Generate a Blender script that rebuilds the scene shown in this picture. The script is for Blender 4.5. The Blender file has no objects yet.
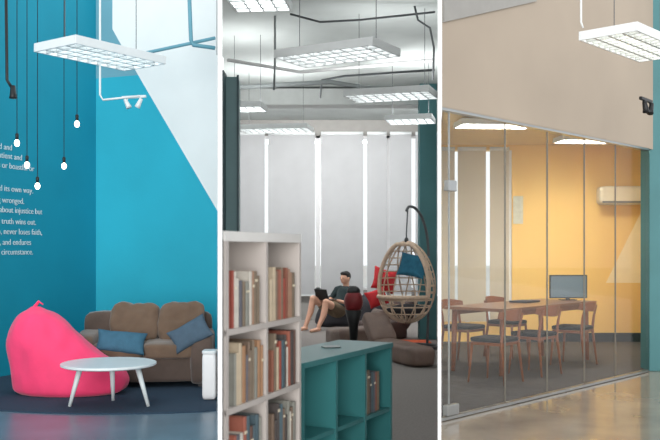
import bpy, math, random
from mathutils import Vector, Matrix, noise
R=random.Random(7)
S=bpy.context.scene
S.view_settings.view_transform='Standard'
F=900.0; H=1.4
def P(px,py,d): return Vector(((px-330)*d/F, d, H-(py-250)*d/F))
def lin(c):
    return tuple((x/12.92 if x<=.04045 else ((x+.055)/1.055)**2.4) for x in [v/255 for v in c])
def mat(name,col,rough=.6,metal=0,var=.08,scale=8,bump=0,bscale=60,emis=0,spec=.4,coat=0,sheen=0,stretch=None):
    m=bpy.data.materials.new(name); m.use_nodes=True; nt=m.node_tree; b=nt.nodes['Principled BSDF']
    l=lin(col); b.inputs['Roughness'].default_value=rough; b.inputs['Metallic'].default_value=metal
    b.inputs['Specular IOR Level'].default_value=spec; b.inputs['Coat Weight'].default_value=coat
    b.inputs['Sheen Weight'].default_value=sheen
    tc=nt.nodes.new('ShaderNodeTexCoord'); n=nt.nodes.new('ShaderNodeTexNoise'); n.inputs['Scale'].default_value=scale; n.inputs['Detail'].default_value=5
    if stretch:
        mp=nt.nodes.new('ShaderNodeMapping'); mp.inputs['Scale'].default_value=stretch
        nt.links.new(tc.outputs['Object'],mp.inputs[0]); nt.links.new(mp.outputs[0],n.inputs[0])
    else: nt.links.new(tc.outputs['Object'],n.inputs[0])
    cr=nt.nodes.new('ShaderNodeValToRGB'); cr.color_ramp.elements[0].position=.3; cr.color_ramp.elements[1].position=.7
    cr.color_ramp.elements[0].color=(*[x*(1-var) for x in l],1); cr.color_ramp.elements[1].color=(*[min(1,x*(1+var)) for x in l],1)
    nt.links.new(n.outputs[0],cr.inputs[0]); nt.links.new(cr.outputs[0],b.inputs['Base Color'])
    if bump:
        n2=nt.nodes.new('ShaderNodeTexNoise'); n2.inputs['Scale'].default_value=bscale; nt.links.new(tc.outputs['Object'],n2.inputs[0])
        bp=nt.nodes.new('ShaderNodeBump'); bp.inputs['Strength'].default_value=bump; bp.inputs['Distance'].default_value=.02
        nt.links.new(n2.outputs[0],bp.inputs['Height']); nt.links.new(bp.outputs[0],b.inputs['Normal'])
    if emis:
        b.inputs['Emission Color'].default_value=(*l,1); b.inputs['Emission Strength'].default_value=emis
    return m
def glassmat(name,tint=(1,1,1),refl=.07):
    m=bpy.data.materials.new(name); m.use_nodes=True; nt=m.node_tree; nt.nodes.clear()
    o=nt.nodes.new('ShaderNodeOutputMaterial'); mx=nt.nodes.new('ShaderNodeMixShader'); t=nt.nodes.new('ShaderNodeBsdfTransparent'); g=nt.nodes.new('ShaderNodeBsdfGlossy')
    t.inputs[0].default_value=(*tint,1); g.inputs['Roughness'].default_value=.02; mx.inputs[0].default_value=refl
    nt.links.new(t.outputs[0],mx.inputs[1]); nt.links.new(g.outputs[0],mx.inputs[2]); nt.links.new(mx.outputs[0],o.inputs[0]); return m
def blindmat(name,col,tr=.35):
    m=bpy.data.materials.new(name); m.use_nodes=True; nt=m.node_tree; nt.nodes.clear()
    o=nt.nodes.new('ShaderNodeOutputMaterial'); mx=nt.nodes.new('ShaderNodeMixShader'); t=nt.nodes.new('ShaderNodeBsdfTranslucent'); g=nt.nodes.new('ShaderNodeBsdfDiffuse')
    w=nt.nodes.new('ShaderNodeTexNoise'); w.inputs['Scale'].default_value=3; tc=nt.nodes.new('ShaderNodeTexCoord'); nt.links.new(tc.outputs['Object'],w.inputs[0])
    cr=nt.nodes.new('ShaderNodeValToRGB'); l=lin(col); cr.color_ramp.elements[0].color=(*[x*.93 for x in l],1); cr.color_ramp.elements[1].color=(*[min(1,x*1.06) for x in l],1)
    nt.links.new(w.outputs[0],cr.inputs[0]); nt.links.new(cr.outputs[0],t.inputs[0]); nt.links.new(cr.outputs[0],g.inputs[0]); mx.inputs[0].default_value=tr
    nt.links.new(g.outputs[0],mx.inputs[1]); nt.links.new(t.outputs[0],mx.inputs[2]); nt.links.new(mx.outputs[0],o.inputs[0]); return m

class MB:
    def __init__(s): s.v=[];s.f=[];s.m=[]
    def add(s,vs,fs,mi=0,M=None):
        b=len(s.v)
        for v in vs:
            v=Vector(v); v=M@v if M else v; s.v.append(tuple(v))
        s.f+=[tuple(i+b for i in f) for f in fs]; s.m+=[mi]*len(fs); return s
    def box(s,c,z,rz=0,mi=0,M=None,rx=0,ry=0):
        h=[x/2 for x in z]; T=Matrix.Translation(Vector(c))@Matrix.Rotation(rz,4,'Z')@Matrix.Rotation(ry,4,'Y')@Matrix.Rotation(rx,4,'X')
        if M: T=M@T
        vs=[(a*h[0],b*h[1],d*h[2]) for d in(-1,1) for b in(-1,1) for a in(-1,1)]
        return s.add(vs,[(0,2,3,1),(4,5,7,6),(0,1,5,4),(2,6,7,3),(0,4,6,2),(1,3,7,5)],mi,T)
    def prism(s,pts,z0,z1,mi=0,M=None):
        n=len(pts); a=sum(pts[i][0]*pts[(i+1)%n][1]-pts[(i+1)%n][0]*pts[i][1] for i in range(n))
        if a<0: pts=pts[::-1]
        vs=[(x,y,z0) for x,y in pts]+[(x,y,z1) for x,y in pts]
        fs=[tuple(range(n))[::-1],tuple(range(n,2*n))]+[(i,(i+1)%n,n+(i+1)%n,n+i) for i in range(n)]
        return s.add(vs,fs,mi,M)
    def tube(s,pts,r,n=8,closed=False,mi=0,M=None,flat=1.0):
        pts=[Vector(p) for p in pts]; k=len(pts); rr=r if isinstance(r,(list,tuple)) else [r]*k
        vs=[];nor=None
        for i in range(k):
            if closed: t=pts[(i+1)%k]-pts[i-1]
            else: t=pts[min(i+1,k-1)]-pts[max(i-1,0)]
            t.normalize()
            if nor is None:
                nor=t.orthogonal().normalized() if abs(t.z)>.95 else t.cross(Vector((0,0,1))).normalized()
            nor=(nor-t*nor.dot(t)).normalized(); b=t.cross(nor)
            for j in range(n):
                a=2*math.pi*j/n; vs.append(pts[i]+(nor*math.cos(a)+b*math.sin(a)*flat)*rr[i])
        fs=[]
        for i in range(k if closed else k-1):
            for j in range(n):
                fs.append((i*n+j,i*n+(j+1)%n,((i+1)%k)*n+(j+1)%n,((i+1)%k)*n+j))
        if not closed: fs+=[tuple(range(n))[::-1],tuple(range((k-1)*n,k*n))]
        return s.add(vs,fs,mi,M)
    def ell(s,c,r,n=14,m=10,mi=0,M=None):
        vs=[(c[0],c[1],c[2]-r[2])]
        for i in range(1,m):
            ph=-math.pi/2+math.pi*i/m
            for j in range(n):
                a=2*math.pi*j/n; vs.append((c[0]+r[0]*math.cos(ph)*math.cos(a),c[1]+r[1]*math.cos(ph)*math.sin(a),c[2]+r[2]*math.sin(ph)))
        vs.append((c[0],c[1],c[2]+r[2])); L=len(vs)-1
        fs=[(0,1+(j+1)%n,1+j) for j in range(n)]
        for i in range(m-2):
            for j in range(n): fs.append((1+i*n+j,1+i*n+(j+1)%n,1+(i+1)*n+(j+1)%n,1+(i+1)*n+j))
        fs+=[(L,1+(m-2)*n+j,1+(m-2)*n+(j+1)%n) for j in range(n)]
        return s.add(vs,fs,mi,M)
    def cap(s,p0,p1,r0,r1,n=12):
        s.tube([p0,Vector(p0).lerp(Vector(p1),.5),p1],[r0,(r0+r1)/2,r1],n); s.ell(p0,(r0,)*3); s.ell(p1,(r1,)*3); return s
    def soft(s,c,size,k=5,n=10,wr=.0,seed=0,M=None,mi=0,pillow=False,fs_=4):
        idx={};vs=[];fs=[]
        def g(i,j,l):
            key=(i,j,l)
            if key in idx: return idx[key]
            p=Vector((2*i/n-1,2*j/n-1,2*l/n-1)); mx=max(abs(p.x),abs(p.y),abs(p.z))
            nk=(abs(p.x)**k+abs(p.y)**k+abs(p.z)**k)**(1/k); q=p*(mx/nk)
            if pillow: q=Vector((p.x*(1-.1*(1-p.y**2)*p.x**2),p.y*(1-.1*(1-p.x**2)*p.y**2),p.z*((1-abs(p.x)**2.6)*(1-abs(p.y)**2.6)+.06)**.6))
            w=Vector((q.x*size[0]/2,q.y*size[1]/2,q.z*size[2]/2))
            if wr: w+=q.normalized()*wr*(noise.noise(w*fs_+Vector((seed,seed*.7,0)))+.6*noise.noise(w*fs_*3+Vector((seed,0,seed))))
            idx[key]=len(vs); vs.append(w+Vector(c)); return idx[key]
        for a in range(n):
            for b in range(n):
                fs+=[(g(a,b,0),g(a,b+1,0),g(a+1,b+1,0),g(a+1,b,0)),(g(a,b,n),g(a+1,b,n),g(a+1,b+1,n),g(a,b+1,n)),
                     (g(a,0,b),g(a+1,0,b),g(a+1,0,b+1),g(a,0,b+1)),(g(a,n,b),g(a,n,b+1),g(a+1,n,b+1),g(a+1,n,b)),
                     (g(0,a,b),g(0,a,b+1),g(0,a+1,b+1),g(0,a+1,b)),(g(n,a,b),g(n,a+1,b),g(n,a+1,b+1),g(n,a,b+1))]
        return s.add(vs,fs,mi,M)
    def obj(s,name,mats,parent=None,smooth=False,bevel=0,sub=0,loc=(0,0,0),rz=0,label=None,cat=None,kind=None,group=None,remesh=0):
        me=bpy.data.meshes.new(name); me.from_pydata(s.v,[],s.f)
        for m in (mats if isinstance(mats,(list,tuple)) else [mats]): me.materials.append(m)
        for p,mi in zip(me.polygons,s.m): p.material_index=mi; p.use_smooth=smooth
        me.update(); o=bpy.data.objects.new(name,me); S.collection.objects.link(o)
        o.location=loc; o.rotation_euler=(0,0,rz)
        if parent: o.parent=parent
        if remesh:
            r=o.modifiers.new('r','REMESH'); r.mode='VOXEL'; r.voxel_size=remesh; r.use_smooth_shade=True
            q=o.modifiers.new('s','SMOOTH'); q.factor=.5; q.iterations=3
        if bevel:
            b=o.modifiers.new('b','BEVEL'); b.width=bevel; b.segments=2; b.limit_method='ANGLE'
        if sub:
            b=o.modifiers.new('s','SUBSURF'); b.levels=sub; b.render_levels=sub
        if label: o['label']=label
        if cat: o['category']=cat
        if kind: o['kind']=kind
        if group: o['group']=group
        return o
def thing(name,loc,rz=0,label='',cat='',group=None):
    e=bpy.data.objects.new(name,None); e.empty_display_size=.1; S.collection.objects.link(e); e.location=loc; e.rotation_euler=(0,0,rz)
    e['label']=label; e['category']=cat
    if group: e['group']=group
    return e
def st(mb,name,m,**k): return mb.obj(name,m,kind='structure',**k)
def area(parent,L,W,power,z,col=(1,1,1),up=False):
    l=bpy.data.lights.new('lamp','AREA'); l.shape='RECTANGLE'; l.size=L; l.size_y=W; l.energy=power; l.color=col
    o=bpy.data.objects.new('lamp',l); S.collection.objects.link(o); o.parent=parent; o.location=(0,0,z)
    if up: o.rotation_euler=(math.pi,0,0)

# ---------------- materials
M_white=mat('white_paint',(235,235,235),.5,var=.02)
M_letter=mat('lettering_white',(206,222,226),.6,var=.02)
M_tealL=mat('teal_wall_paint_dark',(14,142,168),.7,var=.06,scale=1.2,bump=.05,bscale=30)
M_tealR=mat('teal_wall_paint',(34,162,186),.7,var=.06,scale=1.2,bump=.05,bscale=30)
M_tealG=mat('grey_teal_paint',(100,154,170),.7,var=.06,scale=1.5)
M_wwall=mat('white_wall_paint',(220,226,226),.7,var=.03,scale=2)
M_floorB=mat('blue_grey_concrete',(104,124,138),.3,var=.14,scale=2.5)
M_rug=mat('charcoal_blue_rug',(46,66,84),.95,var=.15,scale=60,bump=.3,bscale=250)
M_carp=mat('grey_carpet',(144,138,134),.95,var=.12,scale=50,bump=.3,bscale=250)
M_conc=mat('tan_polished_concrete',(150,138,122),.12,var=.2,scale=1.8,spec=.6)
M_carp2=mat('patterned_brown_carpet',(80,76,74),.95,var=.35,scale=9,bump=.3,bscale=250,stretch=(1,4,1))
M_ceil=mat('grey_ceiling_paint',(176,182,180),.8,var=.08,scale=1.5,bump=.1)
M_pipeg=mat('grey_pipe_paint',(136,142,142),.6,var=.06)
M_beige=mat('beige_plaster',(164,151,136),.75,var=.05,scale=1.1)
M_grey=mat('grey_plaster',(150,148,144),.75,var=.05)
M_duct=mat('duct_grey',(182,186,184),.6,var=.05)
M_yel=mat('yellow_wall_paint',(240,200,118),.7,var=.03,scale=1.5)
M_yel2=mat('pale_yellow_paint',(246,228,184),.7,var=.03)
M_tcol=mat('teal_column_paint',(66,116,120),.6,var=.08,scale=2)
M_scol=mat('pale_teal_panel',(112,146,150),.35,var=.08,scale=2)
M_dcol=mat('dark_teal_panel',(62,86,92),.5,var=.1)
M_blind=blindmat('grey_roller_blind',(206,207,208),.45)
M_blind2=blindmat('cream_roller_blind',(224,216,200),.45)
M_glass=glassmat('clear_glass',(.985,.99,.985),.045)
M_metal=mat('brushed_steel',(170,172,172),.3,metal=1,var=.05)
M_seam=mat('glass_joint_grey',(112,106,96),.4,var=.05)
M_black=mat('black_metal',(22,24,26),.45,var=.1)
M_grym=mat('dark_grey_metal',(84,88,90),.4,var=.1)
M_lamp=mat('fixture_white_enamel',(222,226,226),.35,var=.02)
M_louv=mat('louver_aluminium',(190,195,195),.35,var=.03)
M_glow=mat('bulb_glow',(255,246,225),.3,var=.01,emis=5)
M_pink=mat('pink_fabric',(250,66,116),.75,var=.07,scale=5,bump=.15,bscale=12,sheen=.2)
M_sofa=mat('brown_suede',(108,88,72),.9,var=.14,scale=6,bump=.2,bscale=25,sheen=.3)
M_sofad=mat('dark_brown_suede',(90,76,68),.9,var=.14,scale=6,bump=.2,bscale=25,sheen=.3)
M_blue=mat('slate_blue_fabric',(60,102,124),.9,var=.1,scale=14,bump=.2)
M_blue2=mat('grey_blue_fabric',(76,96,112),.9,var=.1,scale=14,bump=.2)
M_tab=mat('table_white_laminate',(226,232,232),.35,var=.02)
M_tealf=mat('teal_laminate',(60,122,124),.3,var=.05,scale=4)
M_teald=mat('dark_teal_laminate',(34,88,94),.4,var=.05,scale=4)
M_bookc=mat('bookcase_white_laminate',(196,188,182),.4,var=.03)
M_bookt=mat('bookcase_top_white',(234,232,228),.3,var=.02)
M_wood=mat('walnut_wood',(124,70,36),.4,var=.2,scale=6,stretch=(1,1,8))
M_woodt=mat('table_wood',(122,80,50),.3,var=.15,scale=5,stretch=(8,1,1))
M_seat=mat('black_seat_leather',(24,22,21),.7,var=.1,spec=.2)
M_ratt=mat('pale_brown_rattan',(220,194,170),.6,var=.12,scale=30)
M_skin=mat('skin',(224,174,148),.55,var=.05,scale=12)
M_hair=mat('black_hair',(26,22,20),.6,var=.2,scale=60,bump=.4)
M_shirt=mat('dark_green_shirt',(40,54,56),.9,var=.12,scale=18,bump=.2)
M_short=mat('khaki_shorts',(120,104,84),.9,var=.1,scale=18,bump=.2)
M_bagd=mat('dark_brown_leather',(80,60,54),.5,var=.15,scale=5,bump=.2,bscale=15)
M_bagb=mat('taupe_leather',(122,102,92),.5,var=.15,scale=5,bump=.2,bscale=15)
M_bagc=mat('charcoal_fabric',(52,52,58),.8,var=.15,scale=6,bump=.2,bscale=15)
M_red=mat('red_fabric',(186,34,40),.8,var=.1,bump=.2)
M_mar=mat('maroon_leather',(120,32,36),.4,var=.15,scale=6)
M_org=mat('orange_fabric',(214,92,48),.8,var=.1)
M_screen=mat('screen_grey',(104,120,130),.25,var=.05,scale=2)
M_page=mat('book_pages',(225,214,190),.8,var=.05,scale=80)

# ---------------- shell
def partition(name,r0,r1,y0,y1,z1):
    mb=MB().prism([(r0*y0,y0),(r1*y0,y0),(r1*y1,y1),(r0*y1,y1)],0,z1)
    st(mb,name,M_white)
partition('wall_partition',-112/F,-108/F,3.3,18.1,4.9)
partition('wall_divider',108/F,111/F,3.3,18.1,4.9)
st(MB().prism([(-.25,2),(-.1225*13,13),(-8,13),(-8,2)],-.1,0),'floor_lounge',M_floorB)
st(MB().prism([(-.25,2),(.25,2),(.1225*19,19),(-.1225*19,19)],-.1,0),'floor_library',M_carp)
st(MB().prism([(.25,2),(7,2),(7,14.2),(.1225*14.2,14.2)],-.1,0),'floor_meeting',M_conc)
st(MB().prism([(.905,7.36),(3.64,10.34),(3.9,10.6),(5.0,13.7),(1.69,13.7)],0,.006),'floor_carpet',M_carp2)
st(MB().box((0,60,-.4),(160,80,.1)),'floor_outdoor',mat('outdoor_ground',(190,190,186),.9))
# lounge rug
K=Vector((-2.99,11.5)); LD=Vector((-.37,-.929)).normalized(); RD=Vector((.928,-.371)).normalized()
LN=Vector((.929,-.37)).normalized()
pts=[]
for i in range(72):
    a=2*math.pi*i/72; p=Vector((-1.9+3*math.cos(a),10.65+3*math.sin(a)))
    dl=(p-K).dot(LN)
    if dl<.03: p+=LN*(.03-dl)
    dr=(p-K).dot(-Vector((.371,.928)))
    if dr<.03: p-=Vector((.371,.928))*(.03-dr)
    p.x=min(p.x,-.1262*p.y); pts.append(tuple(p))
MB().prism(pts,0,.012).obj('rug',M_rug,label='large round charcoal blue rug under the sofa',cat='rug')
e=K+LD*8
off=-LN*.15
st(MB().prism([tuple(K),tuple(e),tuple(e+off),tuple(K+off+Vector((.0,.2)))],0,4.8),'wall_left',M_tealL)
ang=math.atan2(RD.y,RD.x)
MW=Matrix.Translation((K.x,K.y,0))@Matrix.Rotation(ang,4,'Z')@Matrix.Rotation(math.radians(90),4,'X')
mb=MB()
mb.prism([(0,0),(1.76,0),(1.76,1.87),(.633,3.59),(0,3.59)],-.15,0,0,MW)
mb.prism([(.633,3.59),(1.76,1.87),(1.76,3.75),(.53,3.75)],-.15,0,1,MW)
mb.prism([(0,3.59),(.633,3.59),(.53,3.75),(0,3.75)],-.15,0,2,MW)
mb.prism([(0,3.75),(.53,3.75),(.25,4.2),(.25,4.8),(0,4.8)],-.15,0,2,MW)
mb.prism([(.53,3.75),(1.74,3.75),(1.74,4.8),(.25,4.8),(.25,4.2)],-.15,0,1,MW)
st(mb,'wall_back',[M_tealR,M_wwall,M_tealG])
# wall lettering
lines=[('Love is kind and',12,147),('Love is patient and',22,157),('not jealous or boastful or',34,168),('not demand its own way.',33,190),('of being wronged.',24,200.5),
 ('rejoice about injustice but',42,211),('the truth wins out.',36,221.5),('gives up, never loses faith,',42,231.5),('hopeful, and endures',31,241.5),('every circumstance.',33,251)]
mb=MB()
ta=math.atan2(.929,.37)
for t,px,py in lines:
    r=(px-330)/F; s=(K.x-r*K.y)/(-LD.x+r*LD.y); q=K+LD*s+LN*.004
    z=H-(py-250)*q.y/F
    cu=bpy.data.curves.new('t','FONT'); cu.body=t; cu.size=.094; cu.align_x='RIGHT'; cu.extrude=.002; cu.offset=-.0008
    o=bpy.data.objects.new('t',cu); S.collection.objects.link(o); bpy.context.view_layer.update()
    me=o.evaluated_get(bpy.context.evaluated_depsgraph_get()).to_mesh()
    T=Matrix.Translation((q.x,q.y,z-.04))@Matrix.Rotation(ta,4,'Z')@Matrix.Rotation(math.pi/2,4,'X')
    mb.add([v.co.copy() for v in me.vertices],[tuple(p.vertices) for p in me.polygons],0,T)
    bpy.data.objects.remove(o)
mb.obj('wall_lettering',M_letter,label='white lettering of a verse on the teal wall',cat='lettering')

# library shell
st(MB().prism([(-.1235*6.6,6.6),(.1225*6.6,6.6),(.1225*18.3,18.3),(-.1235*18.3,18.3)],4.0,4.15),'ceiling',M_ceil)
d=18.0; sc=d/F
mb=MB(); mb.box((0,d+.1,.3),(4.6,.2,.6)); mb.box((0,d+.1,3.85),(4.6,.2,.32))
st(mb,'wall_far',M_grey)
for a,b,n in [(222,318,1),(318,389,2),(389,440,3)]:
    xa=(a-330)*sc; xb=(b-330)*sc; w=xb-xa; c=(xa+xb)/2; mb=MB()
    for zz in(.62,3.67): mb.box((c,d+.1,zz),(w,.08,.05))
    mb.box((xa+.02,d+.1,2.15),(.04,.08,3.1)); mb.box((xb-.02,d+.1,2.15),(.04,.08,3.1))
    mb.box((c,d+.1,2.15),(w,.01,3.1),mi=1)
    st(mb,'window_%d'%n,[M_white,M_glass])
for a,b in [(223,265),(268.5,315),(321,363),(367,386.5),(389.5,411),(415,438)]:
    xa=(a-330)*sc; xb=(b-330)*sc; c=(xa+xb)/2; w=xb-xa
    e=thing('roller_blind',(c,d-.1,.5),0,'long grey fabric roller blind over a tall window','blind','roller blinds on the library windows')
    mb=MB(); mb.box((0,0,1.6),(w,.006,3.2)); mb.obj('blind_fabric',M_blind,parent=e)
    MB().tube([(-w/2,0,3.22),(w/2,0,3.22)],.035,10).obj('roller',M_lamp,parent=e,smooth=True)
    MB().box((0,0,0),(w,.02,.03)).obj('bottom_bar',M_lamp,parent=e)
mb=MB(); mb.box((-1.06,9.7,1.62),(.16,.3,3.24)); st(mb,'wall_column',M_scol,bevel=.01)
mb=MB(); mb.box((-1.12,9.5,1.62),(.03,.34,3.3)); mb.box((-.975,9.53,1.62),(.02,.04,3.26)); st(mb,'trim_1',M_dcol)
mb=MB(); mb.box((1.535,14.2,2.0),(.27,.3,4.0)); st(mb,'wall_pier',M_tcol,bevel=.01)

# ---------- meeting room
g=Vector((.676,.737)).normalized(); nn=Vector((-.737,.676)).normalized(); A0=Vector((.9,7.3))
ga=math.atan2(g.y,g.x)
MG=Matrix.Translation((A0.x,A0.y,0))@Matrix.Rotation(ga,4,'Z')
def sg(px): 
    r=(px-330)/F; return (A0.y*r-A0.x)/(g.x-g.y*r)
st(MB().prism([(.015,0),(4.55,0),(4.55,.12),(.2,.12)],2.56,4.85,0,MG),'wall_front',M_beige)
st(MB().prism([(0.02,3.25),(1.5,3.72),(1.5,4.8),(0.02,4.8)],-.0,.02,0,MG@Matrix.Rotation(math.pi/2,4,'X')),'trim_2',M_grey)
mb=MB(); mb.prism([(.015,0),(4.07,0),(4.07,.06),(.11,.06)],2.54,2.565,0,MG); mb.prism([(.015,0.005),(4.07,.005),(4.07,.055),(.1,.055)],.006,.03,0,MG)
st(mb,'trim_3',M_metal)
cuts=[0.06,sg(452),sg(508),sg(550),sg(587),sg(618),4.08]
for i in range(6):
    a,b=cuts[i]+.002,cuts[i+1]-.002
    mb=MB(); mb.box(((a+b)/2,.03,1.285),(b-a,.012,2.5),M=MG)
    if i<5: mb.box((b,.03,1.285),(.008,.014,2.5),mi=1,M=MG)
    st(mb,'window_%d'%(i+4),[M_glass,M_seam if i else M_metal])
e=thing('door_lock',(A0.x+g.x*sg(451),A0.y+g.y*sg(451),0),ga,'steel patch lock on the glass door','door hardware')
MB().box((.02,.02,1.93),(.12,.05,.09)).obj('lock_case',M_metal,parent=e,bevel=.006)
MB().box((.03,.02,.08),(.17,.05,.09)).obj('bottom_fitting',M_metal,parent=e,bevel=.006)
c=A0+g*4.22
st(MB().box((c.x+.18,c.y+.12,2.4),(.5,.3,4.8),rz=.0),'wall_pilaster',M_tcol,bevel=.01)
d=13.7; sc=d/F
xl=(440-330)*sc; xc=(512-330)*sc
mb=MB(); mb.box(((xc+5.1)/2,d+.1,1.55),(5.1-xc,.2,3.1),mi=0); mb.box(((xl+xc)/2,d+.1,.15),(xc-xl,.2,.3),mi=0); mb.box(((xl+xc)/2,d+.1,3.02),(xc-xl,.2,.2),mi=0)
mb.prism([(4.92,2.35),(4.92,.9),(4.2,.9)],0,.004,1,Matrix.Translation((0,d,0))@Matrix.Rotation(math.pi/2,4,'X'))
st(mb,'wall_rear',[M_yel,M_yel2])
st(MB().prism([(4.1,10.6),(4.25,10.6),(5.2,13.8),(5.0,13.8)],0,3.1),'wall_right',M_yel)
st(MB().prism([(.98,7.45),(3.95,10.7),(5.1,13.9),(1.69,13.9)],3.0,3.1),'ceiling_meeting',mat('warm_yellow_ceiling',(226,200,140),.8))
st(MB().box(((xc+4.98)/2,d-.01,.07),(4.96-xc,.02,.14)),'baseboard_rear',M_black)
mb=MB(); mb.box(((xl+xc)/2,d+.1,1.6),(xc-xl,.01,2.7),mi=1)
for px in(441,468,511): mb.box(((px-330)*sc,d+.08,1.6),(.06,.1,2.7))
st(mb,'window_10',[M_white,M_glass])
for a,b in [(441,454),(457,485),(489,508)]:
    xa=(a-330)*sc; xb=(b-330)*sc; w=xb-xa
    e=thing('roller_blind',((xa+xb)/2,d-.08,.3),0,'cream fabric roller blind over a meeting room window','blind','roller blinds in the meeting room')
    MB().box((0,0,1.32),(w,.006,2.6)).obj('blind_fabric',M_blind2,parent=e)
    MB().tube([(-w/2,0,2.63),(w/2,0,2.63)],.03,10).obj('roller',M_lamp,parent=e,smooth=True)
MB().box(((518-330)*sc,d-.006,H+40*sc),(.15,.008,.42)).obj('wall_notice',mat('notice_paper',(206,206,190),.7,var=.1,scale=20),label='white paper notice taped to the yellow wall',cat='poster')
e=thing('air_conditioner',(4.38,d-.12,2.08),0,'white split air conditioner on the yellow wall','air conditioner')
MB().soft((0,0,.14),(.68,.22,.28),k=8).obj('casing',mat('air_conditioner_cream',(222,212,188),.4,var=.02),parent=e,smooth=True)
MB().box((0,-.1,.04),(.6,.03,.03)).obj('air_vent',mat('vent_grey',(120,120,116),.5),parent=e)

# ---------- fixtures
def fixture(name,c,ang,L,W,power,ceil,col=(1,1,1),label='white suspended fluorescent light with louvered grid',up=0):
    e=thing(name,c,ang,label,'ceiling light','louvered fluorescent lights')
    mb=MB(); mb.box((0,0,.065),(L,W,.014)); 
    for s in(-1,1): mb.box((0,s*W/2,.035),(L+.016,.016,.07)); mb.box((s*L/2,0,.035),(.016,W,.07))
    mb.obj('housing',M_lamp,parent=e,bevel=.003)
    mb=MB(); n=int(L/.1)
    for i in range(1,n): mb.box((-L/2+L*i/n,0,.018),(.012,W-.02,.03))
    for j in(-1,0,1): mb.box((0,j*W/4,.018),(L-.02,.02,.034))
    mb.obj('louver',M_louv,parent=e)
    for s in(-1,1):
        MB().tube([(s*L*.4,0,.07),(s*L*.4,0,ceil-c[2])],.0035,6).obj('suspension_rod',M_grym,parent=e)
    area(e,L-.06,W-.06,power,.055,col)
    if up: area(e,L-.06,W-.06,up,.085,col,True)  # upward area lamp added above the housing to brighten the library ceiling
def angd(x,y): return math.atan2(y,x)
fixture('ceiling_light',(-1.88,7.42,2.98),angd(.58,.81),.93,.5,5,4.8,(.9,.97,1))
fixture('ceiling_light',(.06,7.75,3.06),angd(-.85,.5),.95,.5,6,4.0,up=6)
fixture('ceiling_light',(.67,9.8,3.06),angd(-.92,.3),.92,.5,6,4.0,up=10)
fixture('ceiling_light',(-.78,13.0,3.12),angd(-.95,.15),1.0,.5,8,4.0,up=22)
fixture('ceiling_light',(1.1,12.3,3.15),angd(-.95,.2),.62,.5,7,4.0,up=18)
fixture('ceiling_light',(-.53,6.75,3.24),angd(-.97,.1),.42,.4,4,4.0,up=1.5)
fixture('ceiling_light',(-1.0,10.9,3.1),angd(-.97,.1),.4,.4,5,4.0,up=11)
fixture('ceiling_light',(2.5,7.3,3.04),ga,1.1,.46,6,4.6,(1,.95,.85))
fixture('ceiling_light',(2.0,10.95,2.9),0.1,.9,.4,62,3.0,(1,.95,.86),label='white louvered light fixed to the meeting room ceiling')
fixture('ceiling_light',(3.6,12.5,2.9),0.1,.88,.4,62,3.0,(1,.95,.86),label='white louvered light fixed to the meeting room ceiling')
e=thing('blind_fill_light',(0,15.4,3.9),0,'added fill strip light hidden behind the duct to brighten the window blinds','ceiling light')  # added fill lamp, out of view behind the duct, brightens the blinds
MB().box((0,0,.05),(3.0,.12,.06)).obj('housing',M_lamp,parent=e,bevel=.004)
l=bpy.data.lights.new('lamp','AREA'); l.shape='RECTANGLE'; l.size=2.9; l.size_y=.1; l.energy=160
o=bpy.data.objects.new('lamp',l); S.collection.objects.link(o); o.parent=e; o.location=(0,.0,.0); o.rotation_euler=(math.radians(45),0,0)

# ---------- pipes
def pipe(pts,r,m,label,name='conduit_pipe'):
    MB().tube(pts,r,8).obj(name,m,smooth=True,label=label,cat='pipe')
pipe([P(100,-20,9.8),P(100,95,9.8),P(103,100,9.8),P(140,96,9.8)],.012,M_lamp,'white conduit running down the teal wall')
pipe([P(104,62,10.6),P(150,52,10.3),P(178,46,10.2),P(215,38,10.1)],.02,M_tealG,'painted pipe running under the ceiling of the lounge')
pipe([P(189,-10,9.9),P(191,40,9.9),P(193,45,9.9),P(215,48,9.9)],.022,M_tealG,'painted pipe bending along the upper lounge wall')
pipe([P(6,-10,7),P(7,80,7),P(12,88,7)],.012,M_black,'black cable hanging beside the pendant bulbs')
pipe([P(290,14,9.5),P(320,22,9.5),P(360,20,9.5),P(435,12,9.5)],.012,M_grym,'dark conduit hanging under the grey ceiling')
pipe([P(412,-4,9.6),P(418,20,9.6),P(430,28,9.6),P(434,48,9.6),P(433,80,9.6)],.012,M_grym,'dark cable looping down near the column')
pipe([P(275,-4,10),P(275,60,10),P(274,90,10)],.012,M_pipeg,'thin conduit drop from the ceiling')
pipe([P(228,88,11.5),P(330,82,11.5),P(420,96,11.2)],.03,M_pipeg,'grey painted pipe across the library ceiling')
pipe([P(228,60,9.7),P(300,72,10.5),P(434,60,9.9)],.02,M_white,'white painted pipe across the library ceiling')
pipe([P(320,98,13),P(322,80,13),P(345,76,13),P(434,70,11.2)],.016,M_grym,'dark pipe across the library ceiling')
pipe([P(581,-10,8.2),P(581,22,8.2),P(583,28,8.2)],.01,M_lamp,'thin white rod beside the suspended light')
mb=MB(); mb.box((.1,14.5,3.84),(3.2,.4,.26)); mb.obj('air_duct',M_duct,bevel=.01,label='grey rectangular air duct under the library ceiling',cat='duct')

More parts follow.
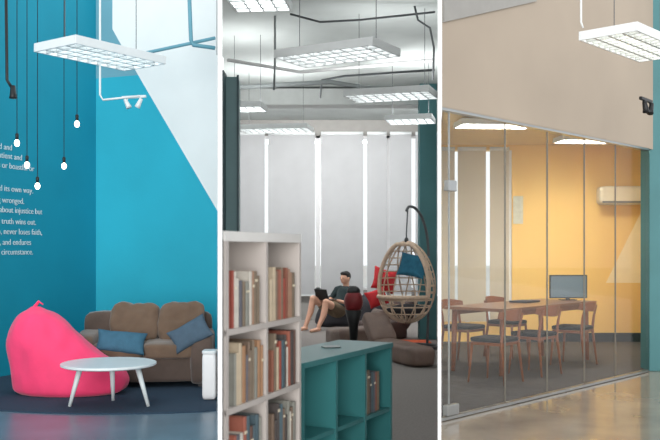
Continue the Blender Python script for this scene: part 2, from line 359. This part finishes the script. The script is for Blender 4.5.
def spot(loc,rz,m,label):
    e=thing('track_spotlight',loc,rz,label,'spotlight')
    MB().box((0,0,0),(.3,.03,.03)).obj('track',m,parent=e,bevel=.004)
    for s in(-1,1):
        mb=MB(); T=Matrix.Translation((s*.08,-.02,-.07))@Matrix.Rotation(.5*s,4,'Y')
        mb.tube([(0,0,.05),(0,0,-.03),(0,0,-.06)],[.02,.028,.034],12,M=T); mb.tube([(s*.08,0,0),(s*.08,-.01,-.05)],.006,6)
        mb.obj('lamp_head',m,parent=e,smooth=True)
spot(tuple(P(134,97,10.2)),-.3,M_lamp,'small white twin spotlight on the teal wall')
spot(tuple(P(646,100,8.6)),.9,M_black,'black twin spotlight hanging below the beige wall')
e=thing('cable_spotlight',tuple(P(13,92,7)),0,'small black spotlight hanging on a cable','spotlight')
MB().tube([(0,0,.05),(0,0,-.03),(0,0,-.05)],[.018,.026,.03],12).obj('lamp_head',M_black,parent=e,smooth=True)

for px,py,d in [(17,143,8.2),(27,165,8.4),(37.5,186,8.6),(64,166,8.8),(77,124,8.4)]:
    p=P(px,py,d); e=thing('pendant_bulb',tuple(p),0,'bare glowing bulb hanging on a black cord','pendant light','pendant bulbs over the lounge')
    MB().tube([(0,0,.07),(0,0,4.8-p.z)],.004,6).obj('cord',M_black,parent=e)
    MB().tube([(0,0,.03),(0,0,.08),(0,0,.09)],[.014,.016,.008],10).obj('lamp_holder',M_black,parent=e,smooth=True)
    MB().ell((0,0,0),(.024,.024,.032)).obj('bulb',M_glow,parent=e,smooth=True)

# ---------- bean bag
def loftbag(name,rings,loc,rz,m,label,wr=.03,seed=0,seams=6,depth=.03,cat='bean bag',tip=None,n=48):
    e=thing(name,loc,rz,label,cat); mb=MB(); vs=[];fs=[]
    k=len(rings); out=[]
    for i in range(k-1):
        p0=rings[max(i-1,0)];p1=rings[i];p2=rings[i+1];p3=rings[min(i+2,k-1)]
        for j in range(5):
            t=j/5; out.append([.5*((2*b)+(-a+c)*t+(2*a-5*b+4*c-d_)*t*t+(-a+3*b-3*c+d_)*t**3) for a,b,c,d_ in zip(p0,p1,p2,p3)])
    out.append(list(rings[-1]))
    for z,cx,cy,rx,ry in out:
        for j in range(n):
            a=2*math.pi*j/n; f=1-depth*abs(math.cos(a*seams/2))**12
            v=Vector((cx+rx*f*math.cos(a),cy+ry*f*math.sin(a),z)); 
            w=wr*(noise.noise(v*3+Vector((seed,0,0)))+.7*noise.noise(Vector((v.x*9,v.y*9,v.z*5))+Vector((0,seed,0))))
            dv=Vector((math.cos(a),math.sin(a),.0)); v=v+dv*w*min(1,rx*4); v.z=max(0,v.z); vs.append(v)
    L=len(out)
    for i in range(L-1):
        for j in range(n): fs.append((i*n+j,i*n+(j+1)%n,(i+1)*n+(j+1)%n,(i+1)*n+j))
    fs+=[tuple(range(n))[::-1],tuple(range((L-1)*n,L*n))]
    mb.add(vs,fs); mb.obj('bag_body',m,parent=e,smooth=True)
    if tip:
        MB().tube([(tip[0],tip[1],tip[2]-.05),(tip[0]-.01,tip[1],tip[2]),(tip[0]+.03,tip[1],tip[2]+.05),(tip[0]+.07,tip[1],tip[2]+.02)],[.03,.022,.02,.014],10,flat=.5).obj('handle_loop',m,parent=e,smooth=True)
    return e
loftbag('bean_bag',[(0,.03,0,.46,.23),(.04,.04,0,.55,.27),(.14,.04,0,.58,.29),(.27,.0,0,.54,.29),(.4,-.11,.0,.44,.28),(.55,-.2,.0,.35,.26),(.68,-.24,.0,.27,.22),(.77,-.26,.0,.17,.15),(.81,-.27,.0,.09,.08),(.84,-.28,.0,.04,.035)],
   (-2.57,8.72,.012),0,M_pink,'large hot pink fabric bean bag slumped on the rug',seed=3,tip=(-.28,.0,.84),wr=.03)

# ---------- sofa
e=thing('sofa',(-1.925,9.42,.0125),.11,'worn brown suede two-seat sofa with loose cushions','sofa')
W=1.42
MB().soft((0,.02,.18),(W-.1,.78,.26),k=14,wr=.006).obj('base',M_sofad,parent=e,smooth=True)
for x in(-.58,.58):
    for y in(-.3,.34): MB().box((x,y,.028),(.06,.06,.056)).obj('foot',M_black,parent=e)
for x in(-.265,.265): MB().soft((x,-.08,.365),(.54,.68,.16),k=8,wr=.014,seed=x*10,n=14).obj('seat_cushion',M_sofa,parent=e,smooth=True)
MB().soft((0,.36,.42),(W-.06,.18,.62),k=10,wr=.008,n=14).obj('sofa_back',M_sofad,parent=e,smooth=True)
for i,x in enumerate((-.13,.36)):
    T=Matrix.Translation((x,.19,.61))@Matrix.Rotation(-.22,4,'X')@Matrix.Rotation(.04-.07*i,4,'Y')
    MB().soft((0,0,0),(.49,.22,.42),k=5.5,wr=.026,seed=i*5+2,n=16,M=T,fs_=6).obj('back_cushion',M_sofa,parent=e,smooth=True)
for i,s in enumerate((-1,1)):
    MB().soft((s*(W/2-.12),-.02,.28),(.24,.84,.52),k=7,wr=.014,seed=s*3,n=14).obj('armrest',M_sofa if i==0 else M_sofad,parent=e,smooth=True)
def pillow(loc,rot,size,m,label):
    o=MB().soft((0,0,0),size,pillow=True,n=14,wr=.01).obj('throw_pillow',m,smooth=True,label=label,cat='cushion')
    o.location=loc; o.rotation_euler=rot
pillow(tuple(P(121,342,9.05)),(.85,.1,.1),(.5,.26,.12),M_blue,'slate blue throw pillow lying on the sofa seat')
pillow(tuple(P(190,334,9.1)),(1.1,-.5,.1),(.42,.26,.12),M_blue2,'grey blue throw pillow leaning on the sofa arm')

# coffee table
e=thing('coffee_table',(-1.98,8.06,.0125),0,'round white coffee table with splayed legs','table')
mb=MB(); n=48
mb.tube([(0,0,.352),(0,0,.362),(0,0,.378),(0,0,.382)],[.40,.42,.42,.41],n); mb.obj('table_top',M_tab,parent=e,smooth=False)
for x,y in((-.33,-.08),(.37,-.08),(-.02,.24)):
    MB().tube([(x*.72,y*.72,.355),(x,y,0)],[.026,.015],12).obj('leg',M_tab,parent=e,smooth=True)
mb=MB()
mb.box((0,-.06,.345),(.5,.05,.02)); mb.box((0,.04,.345),(.05,.3,.02)); mb.obj('leg_brace',M_tab,parent=e)
e=thing('waste_bin',(-1.118,8.38,.0125),0,'slim white bin standing beside the sofa arm','bin')
MB().soft((0,0,.22),(.125,.18,.43),k=10).obj('bin_body',M_white,parent=e,smooth=True)
MB().soft((0,0,.443),(.13,.186,.03),k=8).obj('lid',M_lamp,parent=e,smooth=True)

# ---------- bookcase
A=Vector((-.42,3.5)); B=Vector((-.137,4.3)); u=(B-A).normalized(); L=(B-A).length; w=Vector((-u.y,u.x)); ba=math.atan2(u.y,u.x)
def dep(s): return min(.3,.49*s-.004)
e=thing('bookcase',(A.x,A.y,0),ba,'white laminate bookcase fitted against the partition','bookcase')
top=1.475; lv=[.05,.44,.758,1.073]
def slab(s0,s1,z0,z1): return MB().prism([(s0,0),(s1,0),(s1,dep(s1)),(min(max(.62,s0),s1),dep(min(max(.62,s0),s1))),(s0,dep(s0))] if s0<.6 else [(s0,0),(s1,0),(s1,.3),(s0,.3)],z0,z1)
slab(.03,L,top-.04,top).obj('top_board',M_bookt,parent=e)
for z in lv: slab(.04,L-.02,z-.012,z+.012).obj('shelf_board',M_bookc,parent=e)
for s in(.04,.43,L-.022): MB().prism([(s,.001),(s+.022,.001),(s+.022,dep(s+.0)-.002),(s,dep(s)-.002)],0,top-.04).obj('side_panel',M_bookc,parent=e)
MB().prism([(.05,dep(.05)-.004),(.61,.296),(L,.296),(L,.3),(.61,.3),(.05,dep(.05))],0,top-.04).obj('back_panel',M_bookc,parent=e)
cols=[(136,88,72),(152,78,66),(120,102,88),(98,98,106),(190,174,150),(104,80,72),(164,126,96),(82,100,108),(196,190,180),(124,110,94),(156,124,104),(82,76,74),(158,96,80),(140,140,132)]
BM=[mat('book_cover_%d'%i,c,.45,var=.12,scale=20) for i,c in enumerate(cols)]
def book(org,ang,s,z,t,h,dp,cm,label,group,setback=.01,tilt=0):
    mb=MB()
    mb.box((t/2,dp/2+.002,h/2),(t-.006,dp-.006,h-.008),mi=1)
    mb.box((.0015,dp/2,h/2),(.003,dp,h)); mb.box((t-.0015,dp/2,h/2),(.003,dp,h))
    mb.prism([(0,.004),(t*.25,-.002),(t*.5,-.004),(t*.75,-.002),(t,.004),(t,.007),(0,.007)],0,h)
    if R.random()<.3: mb.box((t/2,-.0035,h*R.uniform(.7,.88)),(t*.8,.002,h*.05),mi=1)
    o=mb.obj('book',[cm,M_page],label=label,cat='book',group=group)
    q=Vector(org)+Vector((math.cos(ang),math.sin(ang)))*s+Vector((-math.sin(ang),math.cos(ang)))*setback
    o.matrix_world=Matrix.Translation((q.x,q.y,z))@Matrix.Rotation(ang,4,'Z')@Matrix.Rotation(tilt,4,'Y')
for z,rowh in ((1.085,.31),(.77,.29),(.452,.29)):
    for s0,s1 in((.075,.425),(.46,L-.03)):
        s=s0+(.03 if z>1 else .05); lim=s1-(.0 if z<1 else R.uniform(.02,.05))
        while True:
            t=R.uniform(.016,.036); h=R.uniform(.18,.26)
            if s+t>lim: break
            dp=min(.16,dep(s)-.018)
            if dp>.02: book((A.x,A.y),ba,s,z+.0005,t,h,dp,R.choice(BM),'worn cloth and paper covered book standing on the white bookcase','books in the white bookcase',setback=.008)
            s+=t+.0015
# ---------- teal cubby shelf
C=Vector((-.138,4.5)); D=Vector((.38,5.5)); tu=(D-C).normalized(); TL=(D-C).length; tang=math.atan2(tu.y,tu.x); TD=.36
e=thing('cubby_shelf',(C.x,C.y,0),tang,'low teal laminate cubby shelf with open compartments','shelf')
MB().box((TL/2,TD/2,.82),(TL+.01,TD+.01,.03)).obj('top_board',M_tealf,parent=e,bevel=.003)
for z in(.05,.43): MB().box((TL/2,TD/2,z),(TL-.04,TD-.01,.022)).obj('shelf_board',M_tealf,parent=e)
for i in range(4): MB().box((.012+(TL-.024)*i/3,TD/2,.4025),(.024,TD,.805)).obj('side_panel',M_tealf,parent=e)
MB().box((TL/2,TD-.004,.42),(TL-.02,.008,.77)).obj('back_panel',M_teald,parent=e)
s=.8
for k in range(7):
    t=R.uniform(.02,.035); book((C.x,C.y),tang,s,.4415,t,R.uniform(.2,.27),.2,R.choice(BM),'colourful book standing in the teal cubby shelf','books in the teal shelf',setback=.03); s+=t+.002
s=.42
for k in range(4):
    t=R.uniform(.02,.035); book((C.x,C.y),tang,s,.0615,t,R.uniform(.2,.27),.2,R.choice(BM),'colourful book standing in the teal cubby shelf','books in the teal shelf',setback=.03); s+=t+.002
q=C+tu*.7+Vector((-tu.y,tu.x))*.2
e=thing('leaflet_holder',(q.x,q.y,.835),.3,'small clear acrylic leaflet holder on the teal shelf','holder')
MB().box((0,0,.004),(.1,.07,.008)).obj('holder_base',M_metal,parent=e,bevel=.002)
MB().box((0,0,.06),(.1,.006,.11),rx=-.2).obj('holder_plate',M_glass,parent=e)

# ---------- egg chair
e=thing('hanging_egg_chair',(1.07,12.6,0),-.6,'pale brown rattan hanging egg chair on a curved grey stand','chair')
cz=.95; a_=.40;c_=.57
def srf(th,zz):
    f=math.sqrt(max(0,1-(zz/c_)**2))*(1-.12*zz/c_); return Vector((a_*f*math.cos(th),a_*f*math.sin(th),cz+zz))
def opened(p,zz): return p.y<-.08 and zz>-.2
mb=MB()
def runs(seq,r,n=6):
    run=[]
    for p in seq+[None]:
        if p is None or opened(p,p.z-cz):
            if len(run)>2: mb.tube(run,r,n)
            run=[]
        else: run.append(p)
for i in range(12):
    zz=-c_*.93+2*c_*.93*i/11; runs([srf(math.pi*1.5+2*math.pi*j/60,zz) for j in range(61)],.010)
for i in range(13):
    th0=2*math.pi*i/13
    for tw in(-.8,.8):
        runs([srf(th0+tw*t/30,c_*math.sin(-1.45+2.9*t/30)) for t in range(31)],.010)
mb.obj('basket',M_ratt,parent=e,smooth=True)
rim=[]
for j in range(41):
    zz=-.2+(c_*.93+.2)*j/40
    f=math.sqrt(max(0,1-(zz/c_)**2))*(1-.12*zz/c_)*a_
    if f>.081: rim.append((math.sqrt(f*f-.0064),-.08,cz+zz))
loop=[Vector(p) for p in rim]+[Vector((-p[0],p[1],p[2])) for p in rim[::-1]]
f=math.sqrt(1-(.2/c_)**2)*(1+.12*.2/c_)*a_; t0=math.asin(-.08/f)
bot=[srf(math.pi-t0+(math.pi+2*t0)*j/20,-.2) for j in range(1,20)]
MB().tube(loop+bot,.03,8,closed=True).obj('opening_rim',M_ratt,parent=e,smooth=True)
mb=MB(); mb.tube([(0,0,cz+c_*.93),(0,0,cz+c_+.12),(0.01,0.02,1.98)],.01,8); mb.ell((0,0,cz+c_+.02),(.03,.03,.04)); mb.obj('hanging_chain',M_grym,parent=e,smooth=True)
def smooth_path(c,n=6):
    out=[];k=len(c)
    for i in range(k-1):
        p0,p1,p2,p3=[Vector(c[j]) for j in (max(i-1,0),i,i+1,min(i+2,k-1))]
        for j in range(n):
            t=j/n; out.append(.5*(2*p1+(p2-p0)*t+(2*p0-5*p1+4*p2-p3)*t*t+(3*p1-p0-3*p2+p3)*t**3))
    out.append(Vector(c[-1])); return out
cp=[(.0,.61,.03),(.01,.63,.6),(.015,.63,1.2),(.015,.58,1.6),(.01,.44,1.86),(.005,.25,1.99),(.0,.08,2.01),(0.0,.0,1.95)]
MB().tube(smooth_path(cp),.02,10).obj('stand_post',M_grym,parent=e,smooth=True)
MB().tube([(.31*math.cos(2*math.pi*i/32),.3+.31*math.sin(2*math.pi*i/32),.025) for i in range(32)],.022,8,closed=True).obj('stand_base',M_grym,parent=e,smooth=True)
o=MB().soft((0,0,0),(.46,.42,.16),pillow=True,n=12).obj('seat_cushion',M_bagc,smooth=True,parent=e); o.location=(0,.02,.56)
o=MB().soft((0,0,0),(.42,.34,.12),pillow=True,n=12).obj('throw_pillow',mat('teal_blue_cushion',(50,120,150),.8,var=.2,scale=14),smooth=True,label='teal blue cushion resting inside the hanging chair',cat='cushion'); o.location=(1.17,12.72,1.18); o.rotation_euler=(1.25,0.15,-.5)

# ---------- lounge items in library
def bag(loc,rx,ry,h,m,label,seed,lean=0,rz=0):
    loftbag('bean_bag',[(0,0,0,rx*.8,ry*.8),(h*.1,0,0,rx,ry),(h*.3,0,0,rx,ry),(h*.55,lean*.4,0,rx*.88,ry*.88),(h*.8,lean*.8,0,rx*.66,ry*.66),(h*.95,lean,0,rx*.36,ry*.36),(h,lean,0,rx*.1,ry*.1)],loc,rz,m,label,wr=.03,seed=seed,n=32)
bag((.7,15.6,0),.36,.36,.66,M_bagc,'charcoal fabric bean bag behind the others',8)
bag((.2,16.6,0),.46,.42,.62,M_bagc,'dark bean bag the reader leans on',11)
def cush(loc,rot,size,m,label):
    o=MB().soft((0,0,0),size,pillow=True,n=12,wr=.01).obj('cushion',m,smooth=True,label=label,cat='cushion'); o.location=loc; o.rotation_euler=rot
cush(tuple(P(384,280,15.1)),(1.2,.3,.2),(.4,.4,.18),M_red,'red cushion on the dark bean bag')
cush(tuple(P(377,298,14.8)),(1.1,-.3,.2),(.34,.3,.14),M_red,'small red cushion between the bean bags')
def lounger(loc,ang,Ls,Wd,sh,bh,tilt,m,label):
    e=thing('floor_lounger',loc,ang,label,'lounger')
    MB().soft((Ls*.12,0,sh/2),(Ls,Wd,sh),k=6,wr=.014,n=14).obj('seat_pad',m,parent=e,smooth=True)
    T=Matrix.Translation((-Ls*.40,0,sh*.75+bh*.32))@Matrix.Rotation(-tilt,4,'Y')
    MB().soft((0,0,0),(.17,Wd+.02,bh),k=6,wr=.014,n=12,M=T).obj('back_pad',m,parent=e,smooth=True)
lounger((.84,11.5,0),math.atan2(-2.0,.72),1.4,.34,.24,.52,.85,M_bagb,'long low taupe padded floor lounger')
lounger((.40,13.35,0),math.atan2(-.25,-1.0),.72,.5,.26,.4,.5,M_bagb,'low taupe padded lounge seat with tilted back')
lounger((.88,14.2,0),math.atan2(-.6,-1.0),.72,.55,.3,.5,.45,M_bagd,'low dark brown padded lounge seat beside the hanging chair')
e=thing('boxing_stand',(.33,12.6,0),0,'dark red rounded punching bag with black cap on black base','punching bag')
MB().ell((0,0,.68),(.135,.135,.17)).obj('bag',M_mar,parent=e,smooth=True)
MB().ell((0,0,.82),(.095,.095,.08)).obj('bag_cap',M_black,parent=e,smooth=True)
MB().tube([(0,0,.1),(0,0,.36),(0,0,.56)],[.05,.07,.12],16).obj('post',M_black,parent=e,smooth=True)
MB().tube([(0,0,0),(0,0,.04),(0,0,.1)],[.15,.15,.06],20).obj('base',M_black,parent=e,smooth=True)
MB().prism([(.98,13.3),(1.5,13.3),(1.5,13.75),(.98,13.75)],0,.03).obj('floor_mat',M_org,label='orange floor mat beside the hanging chair',cat='mat')

# ---------- person
fw=Vector((-.7,-.7)); rz=math.atan2(fw.y,fw.x)-math.pi/2
e=thing('person',(.13,15.9,0),rz,'person in dark shirt and shorts reclining with a laptop','person')
mb=MB()
pel=(0,0,.33); ch=(0,-.2,.61); hd=(0,-.2,.90)
mb.ell(pel,(.16,.13,.13)); mb.cap(pel,(0,-.12,.48),.125,.125); mb.ell(ch,(.165,.11,.15)); mb.cap((0,-.12,.48),ch,.12,.12)
mb.cap((0,-.22,.69),(0,-.225,.83),.058,.052)
mb.ell(hd,(.076,.096,.115)); mb.ell((0,-.165,.84),(.05,.05,.045)); mb.ell((0,-.098,.89),(.012,.02,.02))
mb.ell((.078,-.21,.895),(.012,.02,.03)); mb.ell((-.078,-.21,.895),(.012,.02,.03)); mb.ell((0,-.11,.853),(.024,.012,.008))
for s in(-1,1):
    mb.cap((s*.15,-.21,.7),(s*.2,-.2,.68),.058,.055); mb.cap((s*.2,-.2,.68),(s*.26,-.05,.46),.05,.04); mb.cap((s*.26,-.05,.46),(s*.12,.15,.52),.039,.026)
    mb.ell((s*.1,.185,.525),(.042,.045,.02))
    for k,(dx,ln) in enumerate(((-.03,.055),(-.01,.07),(.012,.066),(.032,.05))):
        b=Vector((s*.1+dx,.215,.527)); m1=b+Vector((-s*.01,ln*.6,.012)); m2=m1+Vector((-s*.008,ln*.45,-.015)); mb.cap(b,m1,.0095,.009,8); mb.cap(m1,m2,.009,.008,8)
    b=Vector((s*.1-s*.036,.175,.53)); mb.cap(b,b+Vector((-s*.035,.03,.006)),.011,.009,8)
    kx=s*.16; kz=.55 if s>0 else .5
    mb.cap((s*.09,.02,.33),(kx,.44,kz),.09,.062); mb.cap((kx,.44,kz),(kx,.5,kz-.22),.058,.056); mb.cap((kx,.5,kz-.22),(kx,.62,.09),.054,.036)
    mb.cap((kx,.61,.05),(kx,.8,.03),.038,.028)
mb.obj('body',M_skin,parent=e,remesh=.009)
mb=MB(); mb.ell((0,-.03,.4),(.165,.135,.12)); mb.cap((0,-.05,.42),(0,-.13,.5),.142,.142); mb.ell(ch,(.182,.125,.155)); mb.cap((0,-.13,.5),(0,-.19,.63),.14,.13)
for s in(-1,1): mb.cap((s*.13,-.21,.7),(s*.2,-.2,.68),.068,.068); mb.cap((s*.2,-.2,.68),(s*.238,-.12,.56),.062,.058)
mb.obj('shirt',M_shirt,parent=e,remesh=.014)
mb=MB(); mb.ell((0,0,.32),(.175,.145,.12))
for s in(-1,1): mb.cap((s*.09,.02,.33),(s*.125,.24,.43),.105,.09)
mb.obj('shorts',M_short,parent=e,remesh=.014)
mb=MB(); mb.ell((0,-.222,.935),(.086,.094,.092)); mb.ell((0,-.16,.98),(.068,.055,.04)); mb.obj('hair',M_hair,parent=e,remesh=.01)
for s in(-1,1): MB().ell((s*.03,-.111,.905),(.011,.007,.007)).obj('eye',M_black,parent=e,smooth=True)
lp=thing('laptop',(.13,15.9,0),rz,'open dark laptop held on the reader\'s lap','laptop')
MB().box((0,.26,.535),(.3,.2,.015)).obj('keyboard_base',M_black,parent=lp,bevel=.004)
MB().box((0,.39,.625),(.3,.012,.2),rx=-.35).obj('laptop_screen',M_black,parent=lp,bevel=.004)

# ---------- meeting table + chairs
t0=Vector((1.6,10.1)); tc=t0+g*1.1
e=thing('meeting_table',(tc.x,tc.y,.006),ga,'long brown wooden meeting table','table')
MB().box((0,0,.73),(2.2,.78,.035)).obj('table_top',M_woodt,parent=e,bevel=.005)
for x in(-1,1):
    for y in(-.32,.32): MB().tube([(x*.98,y,.715),(x*1.02,y,0)],[.035,.025],10).obj('leg',M_wood,parent=e,smooth=True)
mb=MB()
for y in(-.32,.32): mb.box((0,y,.68),(1.95,.025,.06))
mb.obj('apron',M_wood,parent=e)
def chair(loc,rz):
    e=thing('dining_chair',loc,rz,'walnut wooden chair with curved backrest and black seat','chair','wooden chairs around the meeting table')
    MB().soft((0,0,.455),(.42,.41,.05),k=6).obj('seat',M_seat,parent=e,smooth=True)
    mb=MB(); mb.box((0,-.17,.415),(.36,.022,.03)); mb.box((0,.17,.415),(.36,.022,.03)); mb.box((-.18,0,.415),(.022,.34,.03)); mb.box((.18,0,.415),(.022,.34,.03)); mb.obj('seat_frame',M_wood,parent=e)
    for s in(-1,1):
        MB().tube([(s*.17,.17,.43),(s*.2,.2,0)],[.017,.010],10).obj('leg',M_wood,parent=e,smooth=True)
        MB().tube([(s*.2,-.23,0),(s*.18,-.18,.43),(s*.18,-.2,.6),(s*.175,-.235,.73)],[.011,.018,.015,.012],10).obj('leg',M_wood,parent=e,smooth=True)
    mb=MB(); vs=[];fs=[];N=14
    for i in range(N+1):
        t=i/N*2-1; x=t*.225; y=-.26+.09*t*t; hh=.062*(1-.45*t*t)
        for yy in(0,.016): vs+= [(x,y+yy-.006,.72-hh),(x,y+yy-.022,.72+hh)]
    for i in range(N):
        b=i*4; c=b+4
        fs+=[(b,b+1,c+1,c),(b+2,c+2,c+3,b+3),(b+1,b+3,c+3,c+1),(b,c,c+2,b+2)]
    fs+=[(0,2,3,1),(N*4,N*4+1,N*4+3,N*4+2)]
    mb.add(vs,fs); mb.obj('backrest',M_wood,parent=e,smooth=False)
for x,y,j in((1.74,9.52,.05),(2.3,10.15,-.06),(2.95,10.95,.1)): chair((x,y,.006),ga+j)
for s in(.75,1.75):
    q=t0+g*s+nn*.62; chair((q.x,q.y,.006),ga+math.pi)
q=t0+g*2.08-nn*.08
e=thing('computer_monitor',(q.x,q.y,.7545),.1,'grey flat monitor standing on the meeting table','monitor')
MB().box((0,0,.175),(.5,.025,.3)).obj('monitor_frame',M_black,parent=e,bevel=.005)
MB().box((0,-.014,.175),(.47,.004,.27)).obj('screen',M_screen,parent=e)
mb=MB(); mb.box((0,.02,.03),(.05,.02,.06)); mb.box((0,.02,.005),(.2,.12,.01)); mb.obj('stand',M_black,parent=e)
q=t0+g*1.3+nn*.1
e=thing('laptop',(q.x,q.y,.754),ga,'closed dark laptop lying on the meeting table','laptop')
MB().box((0,0,.008),(.34,.24,.012)).obj('laptop_base',M_black,parent=e,bevel=.003); MB().box((0,0,.019),(.34,.24,.008)).obj('laptop_lid',M_bagc,parent=e,bevel=.003)

# ---------- world, fill sun, camera
w=bpy.data.worlds.new('World'); S.world=w; w.use_nodes=True
w.node_tree.nodes['Background'].inputs[0].default_value=(.95,.975,1,1); w.node_tree.nodes['Background'].inputs[1].default_value=1.2
sl=bpy.data.lights.new('fill_sun','SUN'); sl.energy=2.3; sl.angle=math.radians(35); sl.color=(1,.98,.95)  # soft low sun from behind the camera, added to fill the rooms
so=bpy.data.objects.new('fill_sun',sl); S.collection.objects.link(so); so.rotation_euler=(math.radians(84),0,math.radians(0)); so.location=(0,-3,6)
cam=bpy.data.cameras.new('Camera'); co=bpy.data.objects.new('Camera',cam); S.collection.objects.link(co)
co.location=(0,0,H); co.rotation_euler=(math.pi/2,0,0); cam.sensor_width=36; cam.lens=F/660*36; cam.shift_y=30/660; S.camera=co
cam.dof.use_dof=True; cam.dof.focus_distance=9.5; cam.dof.aperture_fstop=4.0
